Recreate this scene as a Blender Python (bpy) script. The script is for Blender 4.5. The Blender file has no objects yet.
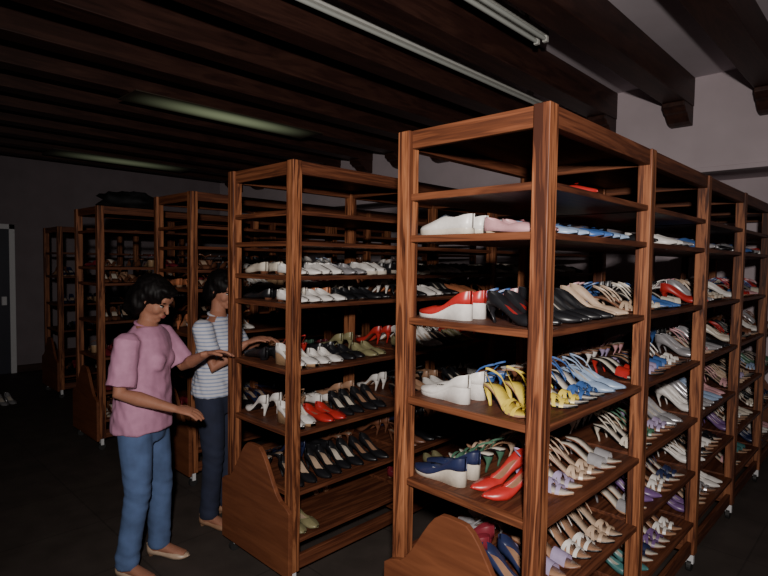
import bpy, math, random
import numpy as np
from mathutils import Vector, Matrix, noise
random.seed(7)
S = bpy.context.scene
COL = S.collection

# ------------------------------------------------------------------ materials
def new_mat(name):
    m = bpy.data.materials.new(name); m.use_nodes = True
    nt = m.node_tree; b = nt.nodes['Principled BSDF']
    return m, nt, b

def plain(name, col, rough=0.5, metal=0.0, var=0.12, scale=30, spec=0.5, bump=0.0):
    m, nt, b = new_mat(name)
    n = nt.nodes.new('ShaderNodeTexNoise'); n.inputs['Scale'].default_value = scale
    n.inputs['Detail'].default_value = 3
    tc = nt.nodes.new('ShaderNodeTexCoord'); nt.links.new(tc.outputs['Object'], n.inputs['Vector'])
    r = nt.nodes.new('ShaderNodeValToRGB')
    r.color_ramp.elements[0].position = 0.3; r.color_ramp.elements[1].position = 0.7
    r.color_ramp.elements[0].color = (*[c*(1-var) for c in col], 1)
    r.color_ramp.elements[1].color = (*[min(1, c*(1+var)) for c in col], 1)
    nt.links.new(n.outputs['Fac'], r.inputs['Fac']); nt.links.new(r.outputs['Color'], b.inputs['Base Color'])
    b.inputs['Roughness'].default_value = rough; b.inputs['Metallic'].default_value = metal
    b.inputs['Specular IOR Level'].default_value = spec
    if bump > 0:
        bp = nt.nodes.new('ShaderNodeBump'); bp.inputs['Strength'].default_value = bump
        bp.inputs['Distance'].default_value = 0.01
        nt.links.new(n.outputs['Fac'], bp.inputs['Height']); nt.links.new(bp.outputs['Normal'], b.inputs['Normal'])
    return m

def wood(name, axis, dark, mid, light, rough=0.55, freq=20, spread=.2, ring=.05):
    m, nt, b = new_mat(name)
    tc = nt.nodes.new('ShaderNodeTexCoord'); mp = nt.nodes.new('ShaderNodeMapping')
    sc = [freq, freq, freq]; sc['xyz'.index(axis)] = 1.1
    mp.inputs['Scale'].default_value = sc
    nt.links.new(tc.outputs['Object'], mp.inputs['Vector'])
    n = nt.nodes.new('ShaderNodeTexNoise'); n.inputs['Scale'].default_value = 1.0
    n.inputs['Detail'].default_value = 4; n.inputs['Distortion'].default_value = 2.2
    n.inputs['Roughness'].default_value = 0.5
    nt.links.new(mp.outputs['Vector'], n.inputs['Vector'])
    mul = nt.nodes.new('ShaderNodeMath'); mul.operation='MULTIPLY'; mul.inputs[1].default_value=38
    nt.links.new(n.outputs['Fac'], mul.inputs[0])
    sn = nt.nodes.new('ShaderNodeMath'); sn.operation='SINE'; nt.links.new(mul.outputs[0], sn.inputs[0])
    mp2 = nt.nodes.new('ShaderNodeMapping')
    sc2 = [freq*7]*3; sc2['xyz'.index(axis)] = 6
    mp2.inputs['Scale'].default_value = sc2
    nt.links.new(tc.outputs['Object'], mp2.inputs['Vector'])
    n2 = nt.nodes.new('ShaderNodeTexNoise'); n2.inputs['Scale'].default_value = 1.0; n2.inputs['Detail'].default_value = 2
    nt.links.new(mp2.outputs['Vector'], n2.inputs['Vector'])
    a1 = nt.nodes.new('ShaderNodeMath'); a1.operation='MULTIPLY_ADD'; a1.inputs[1].default_value=ring
    nt.links.new(sn.outputs[0], a1.inputs[0]); nt.links.new(n.outputs['Fac'], a1.inputs[2])
    a2 = nt.nodes.new('ShaderNodeMath'); a2.operation='MULTIPLY_ADD'; a2.inputs[1].default_value=0.4
    nt.links.new(n2.outputs['Fac'], a2.inputs[0]); nt.links.new(a1.outputs[0], a2.inputs[2])
    a3 = nt.nodes.new('ShaderNodeMath'); a3.operation='SUBTRACT'; a3.inputs[1].default_value=0.2
    nt.links.new(a2.outputs[0], a3.inputs[0])
    r = nt.nodes.new('ShaderNodeValToRGB'); e = r.color_ramp.elements
    e[0].position = 0.5-spread; e[0].color = (*dark, 1); e[1].position = 0.5+spread; e[1].color = (*light, 1)
    x = e.new(0.5); x.color = (*mid, 1)
    nt.links.new(a3.outputs[0], r.inputs['Fac']); nt.links.new(r.outputs['Color'], b.inputs['Base Color'])
    b.inputs['Roughness'].default_value = rough
    b.inputs['Specular IOR Level'].default_value = 0.3
    return m

woodZ = wood('rack_wood_vertical', 'z', (0.042,0.012,0.006), (0.155,0.05,0.021), (0.31,0.12,0.052), spread=.15)
woodY = wood('rack_wood_long', 'y', (0.038,0.011,0.006), (0.092,0.028,0.0125), (0.16,0.054,0.025), spread=.22)
woodX = wood('rack_wood_cross', 'x', (0.042,0.013,0.007), (0.115,0.036,0.015), (0.19,0.066,0.029), spread=.22)
woodP = wood('rack_end_panel_wood', 'x', (0.105,0.032,0.014), (0.145,0.047,0.020), (0.19,0.064,0.027), freq=9, spread=.28, ring=.02)
beamW = wood('beam_wood', 'y', (0.020,0.008,0.006), (0.038,0.015,0.011), (0.06,0.025,0.017), rough=0.5, freq=9, spread=.25, ring=.03)
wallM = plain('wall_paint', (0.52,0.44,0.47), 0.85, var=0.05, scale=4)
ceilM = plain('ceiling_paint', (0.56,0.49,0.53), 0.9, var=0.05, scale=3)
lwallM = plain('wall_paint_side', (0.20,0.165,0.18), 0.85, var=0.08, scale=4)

def floor_mat():
    m, nt, b = new_mat('floor_tiles')
    tc = nt.nodes.new('ShaderNodeTexCoord'); br = nt.nodes.new('ShaderNodeTexBrick')
    br.offset = 0.0; br.inputs['Scale'].default_value = 1.0
    br.inputs['Brick Width'].default_value = 0.6; br.inputs['Row Height'].default_value = 0.6
    br.inputs['Mortar Size'].default_value = 0.005
    br.inputs['Color1'].default_value = (0.070,0.055,0.048,1); br.inputs['Color2'].default_value = (0.063,0.050,0.044,1)
    br.inputs['Mortar'].default_value = (0.048,0.038,0.034,1)
    nt.links.new(tc.outputs['Object'], br.inputs['Vector'])
    n = nt.nodes.new('ShaderNodeTexNoise'); n.inputs['Scale'].default_value = 5; n.inputs['Detail'].default_value = 7
    nt.links.new(tc.outputs['Object'], n.inputs['Vector'])
    r = nt.nodes.new('ShaderNodeValToRGB'); r.color_ramp.elements[0].position=.3; r.color_ramp.elements[1].position=.7
    r.color_ramp.elements[0].color=(.55,.55,.55,1); r.color_ramp.elements[1].color=(.9,.9,.9,1)
    nt.links.new(n.outputs['Fac'], r.inputs['Fac'])
    mx = nt.nodes.new('ShaderNodeMix'); mx.data_type='RGBA'; mx.blend_type='MULTIPLY'; mx.inputs[0].default_value = 0.9
    nt.links.new(br.outputs['Color'], mx.inputs[6]); nt.links.new(r.outputs['Color'], mx.inputs[7])
    nt.links.new(mx.outputs[2], b.inputs['Base Color'])
    b.inputs['Roughness'].default_value = 0.7; b.inputs['Specular IOR Level'].default_value=.3
    return m
floorM = floor_mat()

# ------------------------------------------------------------------ mesh helpers
def obj_from(name, verts, faces, mats, midx=None, smooth=False, parent=None):
    me = bpy.data.meshes.new(name)
    me.from_pydata([tuple(v) for v in verts], [], faces)
    for m in (mats if isinstance(mats, (list, tuple)) else [mats]): me.materials.append(m)
    if midx is not None: me.polygons.foreach_set('material_index', midx)
    if smooth is True: me.polygons.foreach_set('use_smooth', [True]*len(me.polygons))
    elif smooth: me.polygons.foreach_set('use_smooth', smooth)
    me.update()
    o = bpy.data.objects.new(name, me); COL.objects.link(o)
    if parent: o.parent = parent
    return o

class MB:
    def __init__(s): s.v=[]; s.f=[]; s.m=[]
    def box(s, a, b, mi=0):
        x0,y0,z0=a; x1,y1,z1=b; n=len(s.v)
        s.v += [(x0,y0,z0),(x1,y0,z0),(x1,y1,z0),(x0,y1,z0),(x0,y0,z1),(x1,y0,z1),(x1,y1,z1),(x0,y1,z1)]
        for q in ((0,3,2,1),(4,5,6,7),(0,1,5,4),(1,2,6,5),(2,3,7,6),(3,0,4,7)):
            s.f.append(tuple(n+i for i in q)); s.m.append(mi)
    def prism(s, poly, axis, a, b, mi=0):
        n=len(s.v); k=len(poly)
        for c in (a,b):
            for p in poly:
                s.v.append((p[0],c,p[1]) if axis=='y' else ((c,p[0],p[1]) if axis=='x' else (p[0],p[1],c)))
        s.f.append(tuple(range(n,n+k))); s.m.append(mi)
        s.f.append(tuple(range(n+2*k-1,n+k-1,-1))); s.m.append(mi)
        for i in range(k):
            j=(i+1)%k; s.f.append((n+i,n+k+i,n+k+j,n+j)); s.m.append(mi)
    def cyl(s, c, r, h, axis, mi=0, n=14):
        poly=[(c[0 if axis!='x' else 1]+r*math.cos(2*math.pi*i/n), c[2 if axis!='z' else 1]+r*math.sin(2*math.pi*i/n)) for i in range(n)]
        k={'x':0,'y':1,'z':2}[axis]
        s.prism(poly, axis, c[k]-h/2, c[k]+h/2, mi)
    def obj(s, name, mats, bevel=0, parent=None, smooth=False):
        o=obj_from(name, s.v, s.f, mats, s.m, smooth, parent)
        if bevel:
            b=o.modifiers.new('bevel','BEVEL'); b.width=bevel; b.segments=2; b.limit_method='ANGLE'
        return o

# ------------------------------------------------------------------ room
XL, XR, YF, YB, YR, ZC, ZB = -9.2, 2.6, -2.6, 5.15, 6.0, 3.24, 3.0
def simple_box(name,a,b,mat,bevel=0):
    m=MB(); m.box(a,b); return m.obj(name,[mat],bevel)
simple_box('floor',(XL-.1,YF-.1,-0.1),(XR+.1,YR+.1,0),floorM)
simple_box('ceiling',(XL-.1,YF-.1,ZC),(XR+.1,YR+.1,ZC+0.1),ceilM)
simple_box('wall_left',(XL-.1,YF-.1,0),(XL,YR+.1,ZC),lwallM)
simple_box('wall_right',(XR,YF-.1,0),(XR+.1,YR+.1,ZC),wallM)
simple_box('wall_front',(XL,YF-.1,0),(XR,YF,ZC),wallM)
simple_box('wall_back',(XL,YR,0),(XR,YR+.1,ZC),wallM)
simple_box('wall_bulkhead',(XL,YB,2.48),(XR,YR,ZC),wallM)
simple_box('trim_1',(XL,YB-0.02,2.44),(XR,YB+0.10,2.48),wallM,0.004)
simple_box('baseboard_left',(XL,1.94,0),(XL+.02,YR,0.10),beamW)
simple_box('baseboard_back',(XL+.02,YR-.02,0),(XR,YR,0.10),beamW)

k=-5
while True:
    x=-0.82-0.64*k
    if x < XL+0.1: break
    if x < XR-0.12:
        m=MB(); m.box((x-.09,YF,ZB),(x+.09,YB,ZC))
        prof=[(YB,ZB),(YB-.26,ZB),(YB-.26,ZB-.035),(YB-.23,ZB-.05),(YB-.21,ZB-.075),(YB-.17,ZB-.085),(YB-.15,ZB-.11),(YB-.11,ZB-.14),(YB-.06,ZB-.155),(YB,ZB-.16)]
        m.prism(prof,'x',x-.085,x+.085)
        m.obj('ceiling_beam',[beamW],0.006)
    k+=1

# fluorescent fixtures
whiteM = plain('fixture_enamel',(0.62,0.62,0.58),0.4,var=0.03)
tubeM = plain('tube_glass',(0.45,0.47,0.44),0.15,var=0.02)
def glow_streak(name,col,st):
    """light streak painted as emission, fading towards its ends and sides"""
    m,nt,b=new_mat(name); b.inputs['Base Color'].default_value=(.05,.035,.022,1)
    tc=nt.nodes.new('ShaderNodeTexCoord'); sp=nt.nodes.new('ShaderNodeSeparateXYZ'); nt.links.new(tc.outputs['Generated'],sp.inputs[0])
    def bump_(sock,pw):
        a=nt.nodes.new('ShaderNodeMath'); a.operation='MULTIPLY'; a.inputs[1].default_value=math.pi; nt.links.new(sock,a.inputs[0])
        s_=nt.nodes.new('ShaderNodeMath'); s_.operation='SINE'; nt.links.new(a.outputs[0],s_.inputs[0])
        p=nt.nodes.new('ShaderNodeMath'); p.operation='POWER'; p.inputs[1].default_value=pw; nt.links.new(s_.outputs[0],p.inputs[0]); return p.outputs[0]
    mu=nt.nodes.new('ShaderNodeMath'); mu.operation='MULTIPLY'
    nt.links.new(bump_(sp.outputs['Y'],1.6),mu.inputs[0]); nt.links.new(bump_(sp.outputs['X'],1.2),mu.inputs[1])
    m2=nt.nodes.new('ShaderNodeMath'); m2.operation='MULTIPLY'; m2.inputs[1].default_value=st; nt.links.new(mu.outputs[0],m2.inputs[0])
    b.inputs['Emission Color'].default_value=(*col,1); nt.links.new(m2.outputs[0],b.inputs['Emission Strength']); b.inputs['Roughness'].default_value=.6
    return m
def fixture(x,y0,y1,z,tubes,hw=.045):
    m=MB(); m.box((x-hw,y0,z+.03),(x+hw,y1,z+.06),0)
    m.box((x-.015,y0+.2,z+.06),(x+.015,y0+.25,ZC),0); m.box((x-.015,y1-.25,z+.06),(x+.015,y1-.2,ZC),0)
    for t in tubes:
        m.cyl((x+t,(y0+y1)/2,z+.012),0.013,(y1-y0)-.06,'y',1)
        for yy in (y0+.015,y1-.015): m.box((x+t-.015,yy-.012,z-.006),(x+t+.015,yy+.012,z+.03),0)
    return m.obj('fluorescent_light_fixture',[whiteM,tubeM])
fixture(-2.44,.6,4.55,3.055,[0],.018)
fixture(-1.76,1.9,3.25,3.07,[-.03,.03])
for x,y0,y1 in ((-4.66,1.75,3.7),(-7.86,2.0,3.9)):  # strips added under two beams; their painted glow stands for soft light streaks
    m=MB(); m.box((x-.085,y0,ZB-.006),(x+.085,y1,ZB),0); o=m.obj('glow_streak_base',[beamW],0.001)
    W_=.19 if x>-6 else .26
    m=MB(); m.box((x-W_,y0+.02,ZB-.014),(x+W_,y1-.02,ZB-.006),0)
    m.obj('glow_streak',[glow_streak('painted_glow',(0.48,0.55,0.32),0.33 if x>-6 else .14)],parent=o)

# door on left wall
alu=plain('door_frame_metal',(0.66,0.66,0.68),0.45,metal=0.1,var=0.03)
doorM=plain('door_painted_dark',(0.035,0.038,0.055),0.4,var=0.1,scale=3)
m=MB(); y0,y1=0.9,1.93; X0=XL+.001
m.box((X0,y0,0),(XL+.05,y0+.07,2.12),0); m.box((X0,y1-.07,0),(XL+.05,y1,2.12),0); m.box((X0,y0,2.05),(XL+.05,y1,2.12),0)
m.box((X0,y0+.07,0),(XL+.03,y1-.07,2.05),1); m.box((XL+.03,y1-.17,.98),(XL+.07,y1-.11,1.1),0)
m.obj('door_1',[alu,doorM],0.003)

# ------------------------------------------------------------------ shoes
def sm(x): x=max(0,min(1,x)); return x*x*(3-2*x)
def interp(t,tab):
    for (a,va),(b,vb) in zip(tab,tab[1:]):
        if t<=b: return va+(vb-va)*(t-a)/(b-a)
    return tab[-1][1]
HWP=[(0,.007),(.03,.017),(.08,.024),(.16,.028),(.26,.027),(.4,.025),(.55,.031),(.68,.037),(.8,.033),(.9,.022),(.96,.013),(1,.004)]
HWR=[(0,.007),(.03,.018),(.08,.026),(.16,.030),(.26,.029),(.4,.027),(.55,.033),(.68,.039),(.8,.038),(.9,.030),(.96,.020),(1,.007)]
ST=[0,.015,.04,.08,.14,.2,.28,.36,.44,.52,.58,.64,.70,.76,.82,.88,.93,.97,1.0]
def shoe_geo(kind,h):
    L=.238; V=[];F=[];P=[]
    tab=HWP if kind in('pump','sling','sandal','mule') else HWR
    hw=lambda t: interp(t,tab)
    base=.016 if kind=='sneaker' else (.010 if kind in('wedge','espadrille') else .005)
    zb=lambda t: base+h*(1-sm((t-.16)/.52)) + .006*sm((t-.85)/.15)
    def face(q,p): F.append(q);P.append(p)
    has_upper = kind in('pump','flat','wedge','sneaker','sling','loafer')
    if has_upper:
        backo = kind=='sling'
        wall=[(0,.050),(.1,.046),(.25,.032),(.42,.022),(.55,.024),(.62,.034),(.7,.034),(.8,.029),(.9,.021),(1,.009)]
        thr=.66
        if kind=='sneaker': wall=[(0,.056),(.12,.052),(.25,.045),(.42,.050),(.52,.058),(.62,.050),(.7,.041),(.8,.033),(.9,.026),(1,.013)]; thr=.50
        if kind=='loafer': wall=[(0,.052),(.1,.048),(.25,.04),(.42,.045),(.5,.056),(.62,.048),(.7,.042),(.8,.034),(.9,.027),(1,.012)]; thr=.52
        n0=len(V); ring=9
        for t in ST:
            w=hw(t); z=zb(t); th=interp(t,wall)
            if backo and t<.42: th=.010+.016*sm((t-.3)/.12)
            c=sm((t-(thr-.10))/.12)
            to=.84*(1-c); sh=.93*(1-c)+.72*c; shz=.86
            pts=[(to*w,th),(sh*w,th*shz),(1.03*w,th*.45),(.97*w,0)]
            row=[(t*L,y,z+zz) for y,zz in pts]+[(t*L,0,z)]+[(t*L,-y,z+zz) for y,zz in reversed(pts)]
            V+=row
        for i in range(len(ST)-1):
            for j in range(8):
                a=n0+i*ring+j; face((a,a+1,a+1+ring,a+ring),2 if j in(3,4) else 0)
        face(tuple(n0+j for j in range(9)),0); 
        e=n0+(len(ST)-1)*ring; face(tuple(e+8-j for j in range(9)),0)
        if kind in('sneaker',):
            n1=len(V)
            for t in ST:
                w=hw(t)*1.05+.001
                V+= [(t*L,w,zb(t)+.006),(t*L,w,zb(t)-base),(t*L,-w,zb(t)-base),(t*L,-w,zb(t)+.006)]
            for i in range(len(ST)-1):
                for j in range(3):
                    a=n1+i*4+j; face((a,a+1,a+5,a+4),2)
            face((n1,n1+3,n1+2,n1+1),2); e=n1+4*(len(ST)-1); face((e,e+1,e+2,e+3),2)
            for t in (.40,.46,.52,.58):
                n2=len(V); zz=zb(t)+interp(t,wall)+.003
                V+=[(t*L-.003,-.018,zz-.008),(t*L+.003,-.018,zz-.008),(t*L+.003,0,zz+.001),(t*L-.003,0,zz+.001),(t*L+.003,.018,zz-.008),(t*L-.003,.018,zz-.008)]
                face((n2,n2+1,n2+2,n2+3),1); face((n2+3,n2+2,n2+4,n2+5),1)
        if kind=='flat':
            n2=len(V); t=.70; zz=zb(t)+.034
            V+=[(t*L,0,zz+.002),(t*L+.008,.016,zz+.006),(t*L-.008,.016,zz+.004),(t*L+.008,-.016,zz+.006),(t*L-.008,-.016,zz+.004)]
            face((n2,n2+1,n2+2),0); face((n2,n2+4,n2+3),0)
        n1=len(V)
        IS=[t for t in ST if .01<t<.8]
        for t in IS:
            w=hw(t)*.9; V+=[(t*L,w,zb(t)+.006),(t*L,-w,zb(t)+.006)]
        for i in range(len(IS)-1):
            a=n1+i*2; face((a,a+1,a+3,a+2),1)
    else:
        n0=len(V); th=.007
        for t in ST:
            w=hw(t); z=zb(t)
            V+=[(t*L,w*.95,z+th),(t*L,w,z),(t*L,-w,z),(t*L,-w*.95,z+th)]
        for i in range(len(ST)-1):
            a=n0+i*4
            face((a,a+1,a+5,a+4),2); face((a+1,a+2,a+6,a+5),2); face((a+2,a+3,a+7,a+6),2); face((a+3,a,a+4,a+7),1)
        face((n0,n0+3,n0+2,n0+1),2); e=n0+4*(len(ST)-1); face((e,e+1,e+2,e+3),2)
    def strap(t0,t1,hgt,skew=0,bow=1.03,n=8):
        n1=len(V)
        for i in range(n+1):
            th=math.pi*i/n; s=skew*(i/n-.5)
            for t in (t0+s,t1+s):
                w=hw(min(t,.97))*bow
                V.append((t*L,w*math.cos(th),zb(t)+.003+hgt*math.sin(th)*(1-.25*(t-t0))))
        for i in range(n):
            a=n1+2*i; face((a,a+1,a+3,a+2),0)
    def backstrap(hh,wd=.008):
        n1=len(V); path=[]
        for i in range(13):
            u=-1+2*i/12; t=.40*abs(u)**1.5+.0
            y=(hw(.2)*1.0)*math.copysign(min(1,abs(u)*1.6),u); z=zb(t)+.006+hh*(1-abs(u)**2)
            path.append((t*L,y,z))
        for p in path: V.append(p); V.append((p[0],p[1],p[2]+wd))
        for i in range(12):
            a=n1+2*i; face((a,a+1,a+3,a+2),0)
    if kind=='sandal':
        strap(.60,.66,.038,.12); strap(.60,.66,.039,-.12); strap(.76,.82,.027); backstrap(.045)
    if kind=='mule': strap(.56,.80,.038)
    if kind=='espadrille': strap(.60,.84,.038); backstrap(.045)
    if kind=='sling': backstrap(.045,.007)
    if kind in('wedge','espadrille'):
        WT=[t for t in ST if t<=.97]; n1=len(V)
        for t in WT:
            w=hw(t)*.99; V+=[(t*L,w,zb(t)+.003),(t*L,w*.97,0),(t*L,-w*.97,0),(t*L,-w,zb(t)+.003)]
        for i in range(len(WT)-1):
            for j in range(3):
                a=n1+i*4+j; face((a,a+1,a+5,a+4),2)
        face((n1,n1+3,n1+2,n1+1),2)
    elif kind!='sneaker':
        hz=zb(.08)+.001
        if h>.035:
            secs=[(1.0,.003,.185,.95),(.8,.006,.13,.70),(.55,.014,.095,.44),(.25,.022,.08,.28),(0,.026,.075,.24)]
        else: secs=[(1.0,.006,.2,.95),(0,.014,.17,.85)]
        n1=len(V); K=8
        for fz,a,b,ws in secs:
            for q in range(K):
                an=2*math.pi*q/K
                e2=max(b*L,a+.009)
                cx=(a+e2)/2; rx=(e2-a)/2
                x=cx+rx*math.cos(an); w=.027*ws*math.sin(an)
                z=hz*fz if fz<1 else zb(max(0,x/L))+.001
                V.append((x,w,z))
        for i in range(len(secs)-1):
            for q in range(K):
                a=n1+i*K; face((a+q,a+(q+1)%K,a+K+(q+1)%K,a+K+q),2 if h<.035 else 3)
        face(tuple(n1+(len(secs)-1)*K+q for q in range(K)),2)
    return np.array(V),F,P
GEO={}
def geo(kind,h):
    key=(kind,h)
    if key not in GEO: GEO[key]=shoe_geo(kind,h)
    return GEO[key]
PAL={'white':(.66,.63,.60),'offwhite':(.56,.50,.42),'beige':(.44,.32,.23),'tan':(.32,.18,.11),'brown':(.14,.055,.03),
 'black':(.010,.010,.012),'navy':(.016,.022,.065),'blue':(.04,.10,.28),'ltblue':(.24,.32,.46),'red':(.38,.022,.02),
 'wine':(.15,.015,.025),'pink':(.50,.27,.29),'magenta':(.32,.07,.16),'lilac':(.32,.26,.40),'purple':(.14,.075,.20),
 'yellow':(.62,.47,.07),'olive':(.21,.19,.10),'green':(.06,.14,.09),'teal':(.05,.15,.15),'silver':(.40,.39,.41),'orange':(.48,.17,.08),
 'cork':(.36,.23,.13)}
PN=list(PAL)
PM=[plain('leather_'+n,PAL[n],0.34 if n not in('silver',) else .26,metal=0.4 if n=='silver' else 0,var=.08,scale=60) for n in PN]
class Shoes:
    def __init__(s): s.V=[];s.F=[];s.M=[];s.n=0
    def add(s,kind,h,u,ins,sole,pos,yaw,mir=1,sc=1,heel=None):
        V,F,P=geo(kind,h)
        W=V.copy(); W[:,0]-=.119; W*=sc; W[:,1]*=mir
        c,sn=math.cos(yaw),math.sin(yaw)
        X=W[:,0]*c-W[:,1]*sn+pos[0]; Y=W[:,0]*sn+W[:,1]*c+pos[1]; Z=W[:,2]+pos[2]
        s.V.append(np.stack([X,Y,Z],1))
        n=s.n; s.F+= [tuple(n+i for i in f) for f in F]
        mm=(PN.index(u),PN.index(ins),PN.index(sole),PN.index(heel or u))
        s.M+=[mm[p] for p in P]; s.n+=len(V)
    def obj(s,name):
        V=np.concatenate(s.V)
        used=sorted(set(s.M)); mp={a:i for i,a in enumerate(used)}
        return obj_from(name,V.tolist(),s.F,[PM[a] for a in used],[mp[a] for a in s.M],True)

INS=['beige','offwhite','tan','offwhite']
def fill_side(S_,x,dirx,y0,y1,z,pal,kinds,rng,dens=1.0,skip0=0,seq=None):
    y=y0+.05+skip0; i=0; last=None
    while y+.10<y1:
        if rng.random()<dens:
            u=rng.choice(pal)
            if u==last: u=rng.choice(pal)
            kd,h=rng.choice(kinds)
            if seq and i<len(seq): u,kd,h=seq[i]
            last=u
            sole='offwhite' if kd in('sneaker',) else ('white' if kd=='wedge' and rng.random()<.5 else ('cork' if kd in('espadrille','wedge') else rng.choice(['brown','black','tan'])))
            ins=rng.choice(INS); yaw0=(0 if dirx>0 else math.pi)+rng.uniform(-.16,.16); dx=rng.uniform(-.012,.008)
            for q in (0,1):
                yy=y+q*.080
                if yy>y1-.035: break
                S_.add(kd,h,u,ins,sole,(x+dx+rng.uniform(-.008,.008),yy,z),yaw0+rng.uniform(-.07,.07),1 if q else -1,rng.uniform(.94,1.0))
        i+=1
        y+=.168+rng.uniform(0,.012)

# ------------------------------------------------------------------ racks
PT=.0275
BAY=.87
cast=plain('caster_rubber',(.02,.02,.02),.5)
def rack(xr,y0,nb,levels,w=.545,H=2.14,panel=(.46,.70),shoes=None,seed=1,skipfirst=None,seqs={}):
    xl=xr-w; mb=MB(); rng=random.Random(seed)
    B0=.10
    for k in range(nb+1):
        y=y0+k*BAY
        for x in (xl,xr): mb.box((x-PT,y-PT,B0),(x+PT,y+PT,H),0)
        mb.box((xl+PT,y-.012,H-.065),(xr-PT,y+.012,H),2)
        mb.box((xl+PT,y-.012,B0),(xr-PT,y+.012,B0+.07),2)
    for k in range(nb):
        ya=y0+k*BAY+PT; yb=y0+(k+1)*BAY-PT
        for x in (xl,xr):
            mb.box((x-.02,ya,H-.065),(x+.02,yb,H-.001),1)
            mb.box((x-.012,ya,B0),(x+.012,yb,B0+.07),1)
        mb.box((xl+.0,ya-.02,H-.022),(xr-.0,yb+.02,H-.003),1)
        for z in levels: mb.box((xl-.018,ya-.012,z-.022),(xr+.018,yb+.012,z),1)
    for z in levels:
        mb.box((xl+PT,y0-.015,z-.024),(xr-PT,y0+.02,z+.001),2)
    sh,pk=panel; cx=(xl+xr)/2; hw=w/2+.045
    prof=[(cx-hw,.09),(cx+hw,.09)]
    for i in range(25):
        u=1-2*i/24; a=abs(u)
        zz=sh+(pk-sh)*(1-sm((a-.12)/.70))+.03*(sm((a-.86)/.14)*-1)
        prof.append((cx+u*hw,zz))
    mb.prism(prof,'y',y0-PT-.026,y0-PT-.002,3)
    yE=y0+nb*BAY; mb.prism(prof,'y',yE+PT+.002,yE+PT+.022,3)
    r=mb.obj('shoe_rack',[woodZ,woodY,woodX,woodP],0.003)
    wm=MB()
    for k in range(0,nb+1,1):
        for x in (xl,xr):
            y=y0+k*BAY
            wm.cyl((x,y,.03),.03,.022,'x',0,16); wm.box((x-.02,y-.012,.045),(x+.02,y+.012,.10),1)
    wo=wm.obj('casters',[cast,alu]); wo.parent=r
    S_=Shoes()
    for z,cfg in shoes.items():
        pal,kinds,dens=cfg[:3]
        for k in range(nb):
            ya=y0+k*BAY+PT; yb=y0+(k+1)*BAY-PT
            sk=.19 if (k==0 and skipfirst and z in skipfirst) else 0
            fill_side(S_,xr-.112,1,ya,yb,z,pal if k==0 or len(cfg)<4 else cfg[3],kinds,rng,dens,sk,seqs.get(z) if k==0 else None)
            fill_side(S_,xl+.112,-1,ya,yb,z,cfg[3] if len(cfg)>3 else pal,kinds,rng,dens,sk)
    so=S_.obj('shoe_collection'); 
    return r
PU=[('pump',.07),('pump',.055),('sling',.06)]; FL=[('flat',.008),('loafer',.012)]; SA=[('sandal',.065),('mule',.06),('sandal',.05)]
WE=[('wedge',.05),('espadrille',.05)]; SN=[('sneaker',.004)]
MIX=PU+SA+FL+WE
dk=['black','navy','brown','wine','black']; 
lv1=[.28,.56,.85,1.155,1.45,1.75,1.90]
sh1={1.75:(['white','ltblue','offwhite','ltblue','blue'],FL,.95,['black','red','white','silver','blue']),
     1.45:(['black','beige','offwhite','silver','silver'],PU+SA,1.0,['beige','black','offwhite','pink','blue','white','red','silver']),
     1.155:(['yellow','blue','lilac','brown','tan'],PU+SA,1.0,['silver','red','brown','pink','blue','lilac','offwhite','black','white']),
     .85:(['offwhite','beige','white','silver','green'],SA+PU,1.0,['lilac','offwhite','pink','green','ltblue','white','beige','silver']),
     .56:(['white','offwhite','beige','silver','lilac'],SA+PU,.95,['white','black','navy','silver','purple','white','offwhite']),
     .28:(['purple','teal','navy','magenta','white'],SA+PU,.9,['navy','teal','silver','purple','white','pink'])}
seq1={1.75:[('ltblue','flat',.008),('blue','flat',.008),('ltblue','flat',.008)],
      1.45:[('black','pump',.07),('black','pump',.055),('beige','pump',.07),('silver','pump',.07)],
      1.155:[('yellow','sandal',.05),('blue','sandal',.065),('ltblue','sling',.06),('brown','pump',.07)],
      .85:[('lilac','sandal',.065),('beige','sandal',.065),('silver','mule',.06),('green','sandal',.05)],
      .56:[('lilac','mule',.06),('white','sandal',.065),('beige','sandal',.065),('lilac','sandal',.05)],
      .28:[('purple','pump',.055),('pink','sandal',.065),('magenta','pump',.07),('white','mule',.06)]}
rack(-.80,1.513,5,lv1,H=2.128,panel=(.55,.79),shoes=sh1,seed=3,skipfirst={1.75,1.45,1.155,.85,.56},seqs=seq1)
lv2=[.26,.50,.80,1.11,1.44,1.58,1.75,1.90]
sh2={1.58:(['white','white','offwhite','silver'],FL+SN,1.0,['white','offwhite','black']),
     1.44:(['white','black','black','offwhite'],FL+PU,1.0,['white','black','orange','offwhite']),
     1.11:(['white','offwhite','black','olive','beige'],FL+PU,1.0,['red','black','white','olive']),
     .80:(['black','black','white','black'],PU+FL,1.0,['white','black','black','tan']),
     .50:(['black','navy','black','brown'],PU+FL,1.0),.26:(['olive','wine','brown','black','beige'],FL+PU,.4)}
seq2={1.58:[('white','flat',.008),('white','loafer',.012),('silver','flat',.008)],
      1.44:[('white','flat',.008),('white','flat',.008),('black','flat',.008),('black','flat',.008),('white','flat',.008)],
      1.11:[('white','wedge',.05),('white','flat',.008),('black','flat',.008),('olive','flat',.008),('pink','flat',.008)],
      .80:[('white','wedge',.05),('red','flat',.008),('black','pump',.055),('black','pump',.055)],
      .50:[('black','pump',.055)]*4,.26:[('olive','flat',.008),('wine','loafer',.012)]}
rack(-2.17,1.61,4,lv2,panel=(.45,.69),shoes=sh2,seed=5,seqs=seq2)
sh3={1.58:(['white','black','ltblue','brown'],MIX,.7),1.44:(['orange','wine','brown','white'],MIX,.9),1.11:(['red','orange','white','brown'],MIX,.9),
     .80:(['black','wine','tan','green'],MIX,.9),.50:(dk,MIX,.8),.26:(dk,MIX,.6)}
rack(-3.71,1.86,4,lv2,w=.56,shoes=sh3,seed=8)
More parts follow.
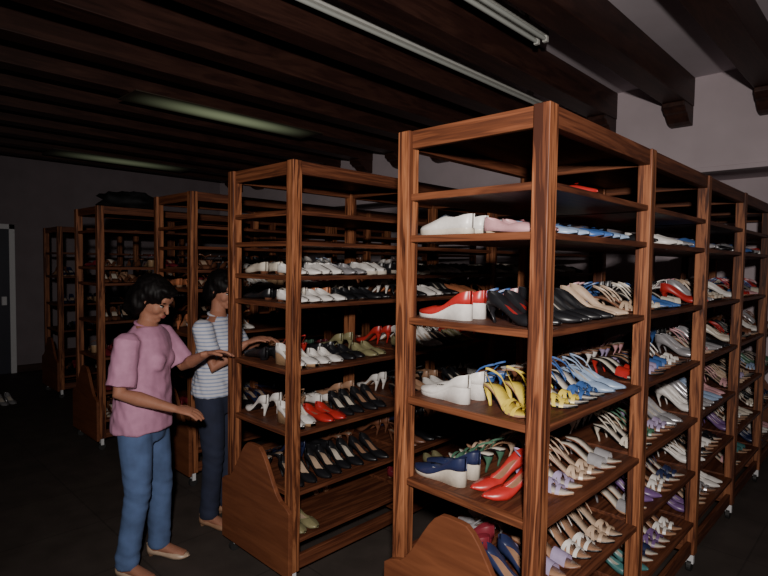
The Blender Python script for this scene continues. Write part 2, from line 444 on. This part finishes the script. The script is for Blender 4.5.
sh4={1.58:(['wine','brown','black'],MIX,.7),1.44:(['wine','brown','tan'],MIX,.8),1.11:(['wine','black','brown'],MIX,.8),.80:(['beige','brown','wine'],MIX,.8),.50:(['white','black','wine'],MIX,.8),.26:(['white','wine','brown'],MIX,.7)}
rack(-4.97,1.66,4,[.26,.50,.80,1.11,1.44,1.58,1.90],H=2.10,shoes=sh4,seed=9)
rack(-7.15,1.95,4,[.26,.50,.80,1.11,1.44,1.72],H=2.02,shoes={.80:(dk,MIX,.6),1.11:(dk,MIX,.6),1.44:(dk,MIX,.5),.26:(dk,MIX,.5)},seed=11)

# feature shoes on near rack
xr=-.80; xl=xr-.545; y0=1.513+PT
def pair(name,kind,h,u,ins,sole,x,y,z,yaw,heel=None,gap=.084,off=(0,0)):
    s=Shoes(); c,sn=math.cos(yaw+math.pi/2),math.sin(yaw+math.pi/2)
    s.add(kind,h,u,ins,sole,(x-c*gap/2,y-sn*gap/2,z),yaw,-1,1,heel)
    s.add(kind,h,u,ins,sole,(x+c*gap/2+off[0],y+sn*gap/2+off[1],z),yaw-.07,1,1,heel)
    return s.obj(name)
L_=xl+.118; R_=xr-.125; yy=y0+.095; PI=math.pi
pair('white_sneaker_pair','sneaker',.004,'white','ltblue','offwhite',L_,yy,1.75,PI+.05)
pair('pink_flat_shoe_pair','flat',.008,'pink','offwhite','beige',R_-.02,yy,1.75,-.15)
pair('red_wedge_shoe_pair','wedge',.045,'red','offwhite','white',L_,yy,1.45,PI+.05)
pair('black_pump_pair','pump',.055,'black','red','white',R_,yy,1.45,-.1)
pair('white_wedge_shoe_pair','wedge',.045,'white','offwhite','white',L_+.01,yy,1.155,PI-.05)
pair('yellow_sandal_pair','sandal',.065,'yellow','yellow','tan',R_-.02,yy,1.155,-.35,heel='yellow')
pair('navy_wedge_shoe_pair','wedge',.045,'navy','white','offwhite',L_-.01,yy,.85,PI+.05)
pair('red_pump_pair','pump',.07,'red','tan','red',R_-.07,yy+.03,.85,-2.0)
pair('wine_pump_pair','pump',.07,'wine','tan','black',L_+.06,yy,.56,PI+.4)
pair('navy_pump_pair','pump',.055,'navy','tan','black',R_,yy,.56,-.1)
s=Shoes(); s.add('flat',.008,'red','beige','red',(xl+.42,y0+.35,1.90),.3); s.obj('red_flat_shoe')
# shoes left on the floor near the door
s=Shoes(); rg=random.Random(21)
for i in range(9):
    px=-7.25-.2*(i%4)+rg.uniform(-.04,.04); py=.85+.28*(i//4)+rg.uniform(-.04,.04); a=rg.uniform(0,6.28); u=rg.choice(['offwhite','silver','wine','black','beige'])
    kd=rg.choice([('pump',.055),('flat',.008),('sandal',.05)])
    for q in (0,1): s.add(kd[0],kd[1],u,'offwhite','tan',(px-math.sin(a)*.085*q,py+math.cos(a)*.085*q,0),a,1 if q else -1)
s.obj('floor_shoe_pile')

# bag bundle on rack 4
def blob(name,c,r,mat,seed,amp=.18,seg=28):
    V=[];F=[]
    for i in range(seg//2+1):
        th=math.pi*i/(seg//2)
        for j in range(seg):
            ph=2*math.pi*j/seg
            d=Vector((math.sin(th)*math.cos(ph),math.sin(th)*math.sin(ph),math.cos(th)))
            k_=1+amp*noise.noise(d*2.2+Vector((seed,0,0)))+amp*.5*noise.noise(d*6+Vector((0,seed,0)))
            p=Vector((d.x*r[0],d.y*r[1],d.z*r[2]))*k_
            p.z=max(p.z,-r[2]*.6)
            V.append((c[0]+p.x,c[1]+p.y,c[2]+p.z+r[2]*.6))
    for i in range(seg//2):
        for j in range(seg):
            a=i*seg+j;b=i*seg+(j+1)%seg; F.append((a,a+seg,b+seg,b))
    return obj_from(name,V,F,mat,None,True)
bagM=plain('dark_plastic_bag',(.006,.006,.007),.7,var=.3,spec=.2)
blob('plastic_bag',(-5.22,2.0,2.10),(.20,.26,.10),bagM,3.1,.5)

# ------------------------------------------------------------------ people
def frame(d,hint):
    d=d.normalized(); s=hint-d*hint.dot(d)
    if s.length<1e-4: s=Vector((1,0,0))-d*d.x
    s.normalize(); return d,s,d.cross(s)
class PB:
    def __init__(s): s.v=[];s.f=[]
    def tube(s,pts,rad,hint=(0,1,0),n=14):
        hint=Vector(hint); pts=[Vector(p) for p in pts]; base=len(s.v)
        for i,p in enumerate(pts):
            if i==0: d=pts[1]-pts[0]
            elif i==len(pts)-1: d=pts[-1]-pts[-2]
            else: d=(pts[i+1]-pts[i]).normalized()+(pts[i]-pts[i-1]).normalized()
            d,a,b=frame(d,hint); r=rad[i]; ra,rb=(r if isinstance(r,tuple) else (r,r))
            for q in range(n):
                t=2*math.pi*q/n; s.v.append(p+a*ra*math.cos(t)+b*rb*math.sin(t))
        for i in range(len(pts)-1):
            for q in range(n):
                a0=base+i*n; s.f.append((a0+q,a0+(q+1)%n,a0+n+(q+1)%n,a0+n+q))
        s.f.append(tuple(base+n-1-q for q in range(n))); e=base+(len(pts)-1)*n; s.f.append(tuple(e+q for q in range(n)))
    def ell(s,c,r,M=None,n=16):
        c=Vector(c); base=len(s.v); m=n//2
        for i in range(m+1):
            th=min(max(math.pi*i/m,.02),math.pi-.02)
            for q in range(n):
                ph=2*math.pi*q/n
                v=Vector((r[0]*math.sin(th)*math.cos(ph),r[1]*math.sin(th)*math.sin(ph),r[2]*math.cos(th)))
                if M: v=M@v
                s.v.append(c+v)
        for i in range(m):
            for q in range(n):
                a=base+i*n; s.f.append((a+q,a+n+q,a+n+(q+1)%n,a+(q+1)%n))
        s.f.append(tuple(base+q for q in range(n))); e=base+m*n; s.f.append(tuple(e+n-1-q for q in range(n)))
    def finish(s,name,mat,voxel,smooth_it,parent,disp=None):
        me=bpy.data.meshes.new(name+'_src'); me.from_pydata([tuple(v) for v in s.v],[],s.f); me.update()
        o=bpy.data.objects.new(name+'_src',me); COL.objects.link(o)
        r=o.modifiers.new('r','REMESH'); r.mode='VOXEL'; r.voxel_size=voxel; r.use_smooth_shade=True
        if smooth_it:
            q=o.modifiers.new('s','SMOOTH'); q.factor=.5; q.iterations=smooth_it
        dg=bpy.context.evaluated_depsgraph_get(); dg.update()
        nm=bpy.data.meshes.new_from_object(o.evaluated_get(dg)); bpy.data.objects.remove(o)
        if disp:
            nr=[v.normal.copy() for v in nm.vertices]
            for v,n_ in zip(nm.vertices,nr): v.co+=n_*disp(v.co)
        nm.materials.clear(); nm.materials.append(mat)
        nm.polygons.foreach_set('use_smooth',[True]*len(nm.polygons)); nm.update()
        oo=bpy.data.objects.new(name,nm); COL.objects.link(oo); oo.parent=parent
        return oo
def hand(pb,w,d,nrm,side,curl=.5,spread=.0):
    w=Vector(w); d=Vector(d).normalized(); nrm=Vector(nrm); nrm=(nrm-d*nrm.dot(d)).normalized()
    s_=nrm.cross(d); 
    if s_.dot(Vector(side))<0: s_=-s_
    pb.tube([w-d*.03,w,w+d*.03,w+d*.062,w+d*.082],[(.020,.016),(.022,.015),(.031,.014),(.037,.013),(.034,.010)],hint=s_)
    for off,ln,r in ((.029,.066,.0078),(.010,.074,.008),(-.010,.069,.0078),(-.028,.055,.007)):
        p=w+d*(.072-abs(off)*.25)+s_*off; a=.12; pts=[p]; dd=(d+s_*off*spread*8).normalized()
        for fr,cu in ((.45,curl*.5),(.30,curl),(.25,curl*.8)):
            a+=cu; q=dd*math.cos(a)+nrm*math.sin(a); p=p+q*ln*fr*1.12; pts.append(p)
        pb.tube(pts,[r*1.1,r*1.05,r*.98,r*.8],hint=s_,n=10)
    p=w+d*.018+s_*.022; q1=(d*.65+s_*.7+nrm*.25).normalized(); q2=(d*.9+s_*.25+nrm*.45).normalized()
    pb.tube([p,p+q1*.036,p+q1*.036+q2*.028,p+q1*.036+q2*.050],[.013,.0105,.0095,.007],hint=nrm,n=10)

def person(name,loc,yaw,P,mats,scale=1.0):
    root=bpy.data.objects.new(name,None); COL.objects.link(root); root.location=loc; root.rotation_euler=(0,0,yaw); root.scale=(scale,)*3
    skin,shirtM,pantM,hairM,shoeC=mats[:5]
    b=PB(); V=Vector
    tl=P['lean']
    cx=lambda z: tl*max(0,(z-.85))/.4
    T=[(.74,.075,.12),(.82,.10,.15),(.90,.09,.135),(.98,.078,.115),(1.06,.088,.125),(1.14,.10,.14),(1.20,.085,.15),(1.245,.062,.125),(1.275,.05,.07),(1.30,.046,.05)]
    b.tube([(cx(z),0,z) for z,_,_ in T],[(ry,rx) for _,rx,ry in T],n=20)
    hc=V(P['head']); 
    nb=V((cx(1.26)-.005,0,1.255))
    b.tube([nb,nb.lerp(hc+V((-.02,0,-.06)),.5),hc+V((-.022,0,-.04))],[.052,.045,.046],n=14)
    HM=Matrix.Rotation(P['hyaw'],3,'Z')@Matrix.Rotation(P['hpitch'],3,'Y')
    h=lambda x,y,z: hc+HM@V((x,y,z))
    for c,r in (((-.012,0,.032),(.088,.072,.078)),((.018,0,-.018),(.062,.057,.076)),((.042,0,-.068),(.034,.036,.028)),((.060,0,-.084),(.019,.020,.015)),
                ((.048,.028,-.028),(.026,.026,.026)),((.048,-.028,-.028),(.026,.026,.026)),((.068,0,.033),(.016,.045,.028)),((.074,0,-.052),(.017,.022,.013)),
                ((.096,0,-.028),(.010,.012,.008)),((-.01,.072,-.012),(.017,.009,.029)),((-.01,-.072,-.012),(.017,.009,.029))):
        b.ell(h(*c),r,HM)
    b.tube([h(.074,0,.015),h(.087,0,-.010),h(.099,0,-.027)],[.007,.008,.0095],n=8)
    for sx in (1,-1):
        key='L' if sx>0 else 'R'
        sh,el,wr=[V(p) for p in P['arm'+key]]
        b.ell(sh,(.052,.052,.052))
        m1=sh.lerp(el,.5); m2=el.lerp(wr,.35)
        b.tube([sh,m1,el,m2,wr],[.044,.040,.034,.035,(.024,.019)],hint=P['side'+key],n=14)
        hand(b,wr,P['hd'+key],P['hn'+key],P['hs'+key],P['curl'])
        hp,kn,an=[V(p) for p in P['leg'+key]]
        b.tube([hp,hp.lerp(kn,.5),kn,kn.lerp(an,.35),an],[.078,.068,.05,.047,.032],n=14)
        fy=P['foot'+key]; fd=V((math.cos(fy),math.sin(fy),0))
        f0=V((an.x,an.y,.045))-fd*.02
        b.tube([an,f0+V((0,0,.0)),],[.034,.036],n=12)
        b.tube([f0-fd*.02+V((0,0,-.006)),f0+fd*.05+V((0,0,.004)),f0+fd*.12+V((0,0,-.013)),f0+fd*.175+V((0,0,-.020))],[(.027,.028),(.030,.032),(.033,.020),(.024,.012)],hint=fd.cross(V((0,0,1))),n=12)
    b.finish('body',skin,.0055,2,root)
    s=PB(); off=P['shirt_fat']
    hem=P['hem']
    TS=[(hem,.140,.182),(hem+.05,.139,.180),(.92,.128,.167),(1.0,.118,.155),(1.10,.118,.156),(1.17,.114,.163),(1.22,.096,.160),(1.25,.075,.125),(1.272,.062,.082)]
    s.tube([(cx(z),0,z) for z,_,_ in TS],[(ry+off,rx+off) for _,rx,ry in TS],n=22)
    if P.get('bust'):
        for sy in (.055,-.055): s.ell((cx(1.12)+.066,sy,1.095),(.060,.065,.065))
    for key in 'LR':
        sh,el,wr=[V(p) for p in P['arm'+key]]
        d=(el-sh).normalized(); L=(el-sh).length
        s.ell(sh,(.063,.063,.06))
        s.tube([sh-d*.02,sh+d*L*.35,sh+d*L*P['slv']],[.066,.066,.072],n=16)
    def fold(p):
        return .009*noise.noise(Vector((p.x*8,p.y*8,p.z*3.5)))+.010*noise.noise(Vector((p.x*14+3,p.y*14,(p.z*18+p.x*24))))*(.4+.6*min(1,abs(p.z-1.22)*5))
    s.finish('shirt',shirtM,.0075,4,root,fold)
    c=PB(); 
    for q in range(16):
        a0=2*math.pi*q/16; a1=2*math.pi*(q+1)/16
        pt=lambda a:V((cx(1.27)+.003+.058*math.cos(a),.064*math.sin(a),1.272-.018*math.cos(a)))
        c.tube([pt(a0),pt(a1)],[.009,.009],hint=(0,0,1),n=8)
    c.finish('collar',mats[5],.004,2,root)
    t=PB()
    t.tube([(0,0,.68),(0,0,.76),(0,0,.84),(cx(.94),0,.94)],[(.125,.098),(.148,.110),(.143,.105),(.12,.088)],n=20)
    for key in 'LR':
        hp,kn,an=[V(p) for p in P['leg'+key]]
        t.tube([hp+V((0,0,.02)),hp.lerp(kn,.4),kn,kn.lerp(an,.45),an+V((0,0,-.02))],[.088,.080,.063,.059,.057],n=16)
    kz=P['legR'][1][2]
    def jf(p):
        near=math.exp(-((p.z-kz)/.10)**2)+math.exp(-((p.z-.12)/.07)**2)+.15
        return .005*noise.noise(Vector((p.x*9,p.y*9,p.z*2.5)))+.0055*near*noise.noise(Vector((p.x*12,p.y*12,p.z*30+p.x*14)))
    t.finish('trousers',pantM,.0085,4,root,jf)
    g=PB()
    for c_,r in P['hair']: g.ell(h(*c_),r,HM,n=20)
    g.finish('hair',hairM,.006,3,root,lambda p:.006*noise.noise(p*22)+.004*noise.noise(Vector((p.x*70,p.y*70,p.z*12))))
    def small(nm,items,mat):
        q=PB()
        for c_,r in items: q.ell(h(*c_),r,HM,n=12)
        o=obj_from(nm,q.v,q.f,mat,None,True,root)
    small('eyes',[((.0675,.030,.001),(.010,.012,.0048)),((.0675,-.030,.001),(.010,.012,.0048))],eyeW)
    small('irises',[((.0745,.030,.000),(.0042,.006,.0046)),((.0745,-.030,.000),(.0042,.006,.0046))],eyeB)
    small('eyelids',[((.0675,.030,.0055),(.0108,.0135,.0030)),((.0675,-.030,.0055),(.0108,.0135,.0030))],hairM)
    small('eyebrows',[((.077,.031,.023),(.005,.017,.0028)),((.077,-.031,.023),(.005,.017,.0028))],hairM)
    small('lips',[((.087,0,-.048),(.007,.018,.0042)),((.086,0,-.056),(.007,.016,.0045))],lipM)
    so=Shoes()
    for key,mir in (('L',1),('R',-1)):
        an=V(P['leg'+key][2]); fy=P['foot'+key]; fd=V((math.cos(fy),math.sin(fy),0))
        so.add('flat',.010,shoeC,'offwhite','tan',(an.x+fd.x*.055,an.y+fd.y*.055,0),fy,mir,1.02)
    o=so.obj('shoes'); o.parent=root
    return root
def skin_mat():
    m,nt,b=new_mat('skin_tone')
    n=nt.nodes.new('ShaderNodeTexNoise'); n.inputs['Scale'].default_value=14
    r=nt.nodes.new('ShaderNodeValToRGB'); r.color_ramp.elements[0].color=(.27,.115,.07,1); r.color_ramp.elements[1].color=(.35,.16,.105,1)
    nt.links.new(n.outputs['Fac'],r.inputs['Fac']); nt.links.new(r.outputs['Color'],b.inputs['Base Color'])
    b.inputs['Roughness'].default_value=.6; b.inputs['Specular IOR Level'].default_value=.3
    b.inputs['Subsurface Weight'].default_value=.05; b.inputs['Subsurface Radius'].default_value=(.01,.004,.002)
    return m
skinM=skin_mat(); hairM=plain('black_hair',(.004,.003,.003),.55,var=.4,scale=80,spec=.14); eyeW=plain('eye_white',(.4,.37,.34),.3); eyeB=plain('eye_dark',(.01,.006,.004),.1); lipM=plain('lip_red',(.25,.065,.055),.5)
pinkM=plain('mauve_cotton',(.44,.21,.32),.88,var=.10,scale=26,bump=.1)
jean=plain('blue_denim',(.07,.115,.24),.88,var=.28,scale=9,bump=.1); navyT=plain('dark_navy_cotton',(.012,.016,.038),.88,var=.25,scale=9,bump=.1)
def stripes():
    m,nt,b=new_mat('striped_cotton')
    tc=nt.nodes.new('ShaderNodeTexCoord'); w=nt.nodes.new('ShaderNodeTexWave'); w.bands_direction='Z'; w.inputs['Scale'].default_value=15; w.inputs['Distortion'].default_value=.5
    nt.links.new(tc.outputs['Object'],w.inputs['Vector'])
    r=nt.nodes.new('ShaderNodeValToRGB'); e=r.color_ramp.elements; r.color_ramp.interpolation='EASE'
    e[0].position=.60; e[0].color=(.54,.54,.60,1); e[1].position=.80; e[1].color=(.26,.31,.45,1)
    nt.links.new(w.outputs['Fac'],r.inputs['Fac']); nt.links.new(r.outputs['Color'],b.inputs['Base Color']); b.inputs['Roughness'].default_value=.85
    return m
strM=stripes(); colW=plain('collar_cotton',(.45,.45,.5),.85); colP=plain('collar_mauve',(.38,.16,.26),.85)

hair1=[((-.024,0,.042),(.103,.091,.083)),((-.062,0,-.018),(.076,.093,.092)),((-.034,.070,-.030),(.050,.031,.082)),((-.040,-.070,-.026),(.050,.031,.080)),((.038,0,.080),(.053,.064,.030)),((-.068,0,-.080),(.060,.086,.052))]
hair2=[((-.022,0,.040),(.099,.087,.083)),((-.055,0,-.015),(.070,.088,.085)),((-.034,.066,-.02),(.045,.028,.068)),((-.036,-.066,-.018),(.045,.028,.065)),((.038,0,.078),(.050,.060,.028)),((-.060,0,-.068),(.05,.074,.044))]
P1=dict(lean=.025,head=(.065,0,1.405),hyaw=-.15,hpitch=.50,shirt_fat=.0,hem=.745,bust=True,slv=.88,
  armR=((.01,-.170,1.20),(-.005,-.225,.97),(.255,-.20,.895)),armL=((.025,.165,1.20),(.14,.19,1.03),(.315,.055,1.12)),
  sideR=(0,1,0),sideL=(0,1,0),hdR=(1,.10,-.16),hnR=(.1,.25,-1),hsR=(0,1,.2),hdL=(.9,.25,.12),hnL=(.1,-.3,-1),hsL=(0,-1,.2),curl=.32,
  legR=((-.0,-.088,.80),(.02,-.098,.44),(-.035,-.105,.075)),legL=((.0,.088,.80),(.045,.100,.44),(.03,.11,.075)),footR=-.25,footL=-.1,hair=hair1)
P2=dict(P1); P2.update(lean=.015,head=(.05,0,1.43),hyaw=-.35,hpitch=.34,shirt_fat=-.008,hem=.80,bust=True,slv=.7,
  armR=((.0,-.165,1.21),(.08,-.195,.99),(.25,-.12,1.13)),armL=((.01,.165,1.21),(.12,.17,1.0),(.27,.04,1.13)),
  hdR=(.92,.1,.35),hdL=(.95,-.1,.1),hair=hair2,footR=-.2,footL=.2,
  legR=((0,-.085,.80),(.03,-.09,.44),(.0,-.09,.075)),legL=((0,.085,.80),(.04,.09,.44),(.03,.10,.075)))
person('woman',(-2.905,1.175,0),math.radians(42),P1,[skinM,pinkM,jean,hairM,'beige',colP],1.025)
person('woman',(-3.13,1.72,0),math.radians(36),P2,[skinM,strM,navyT,hairM,'tan',colW],1.025)

# ------------------------------------------------------------------ light
def spot(name,loc,target,power,size=2.6,blend=.6,rad=.06,col=(1,.93,.87)):
    l=bpy.data.lights.new(name,'SPOT'); l.energy=power; l.spot_size=size; l.spot_blend=blend; l.shadow_soft_size=rad; l.color=col
    o=bpy.data.objects.new(name,l); COL.objects.link(o); o.location=loc
    o.rotation_euler=(Vector(target)-Vector(loc)).to_track_quat('-Z','Y').to_euler(); return o
spot('camera_flash',(.22,-.22,1.98),(-1.8,2.25,1.45),445,size=math.radians(122),blend=1.0,rad=.05)
w=bpy.data.worlds.new('world'); S.world=w; w.use_nodes=True
w.node_tree.nodes['Background'].inputs['Color'].default_value=(.02,.018,.025,1); w.node_tree.nodes['Background'].inputs['Strength'].default_value=.3

# ------------------------------------------------------------------ camera
cd=bpy.data.cameras.new('camera'); cam=bpy.data.objects.new('camera',cd); COL.objects.link(cam)
cd.sensor_width=36; cd.lens=545/768*36; cd.clip_start=.02
M=Matrix.Rotation(math.radians(44),4,'Z')@Matrix.Rotation(math.radians(90-2.65),4,'X')@Matrix.Rotation(math.radians(.8),4,'Z')
M.translation=Vector((0,0,1.65)); cam.matrix_world=M
S.camera=cam
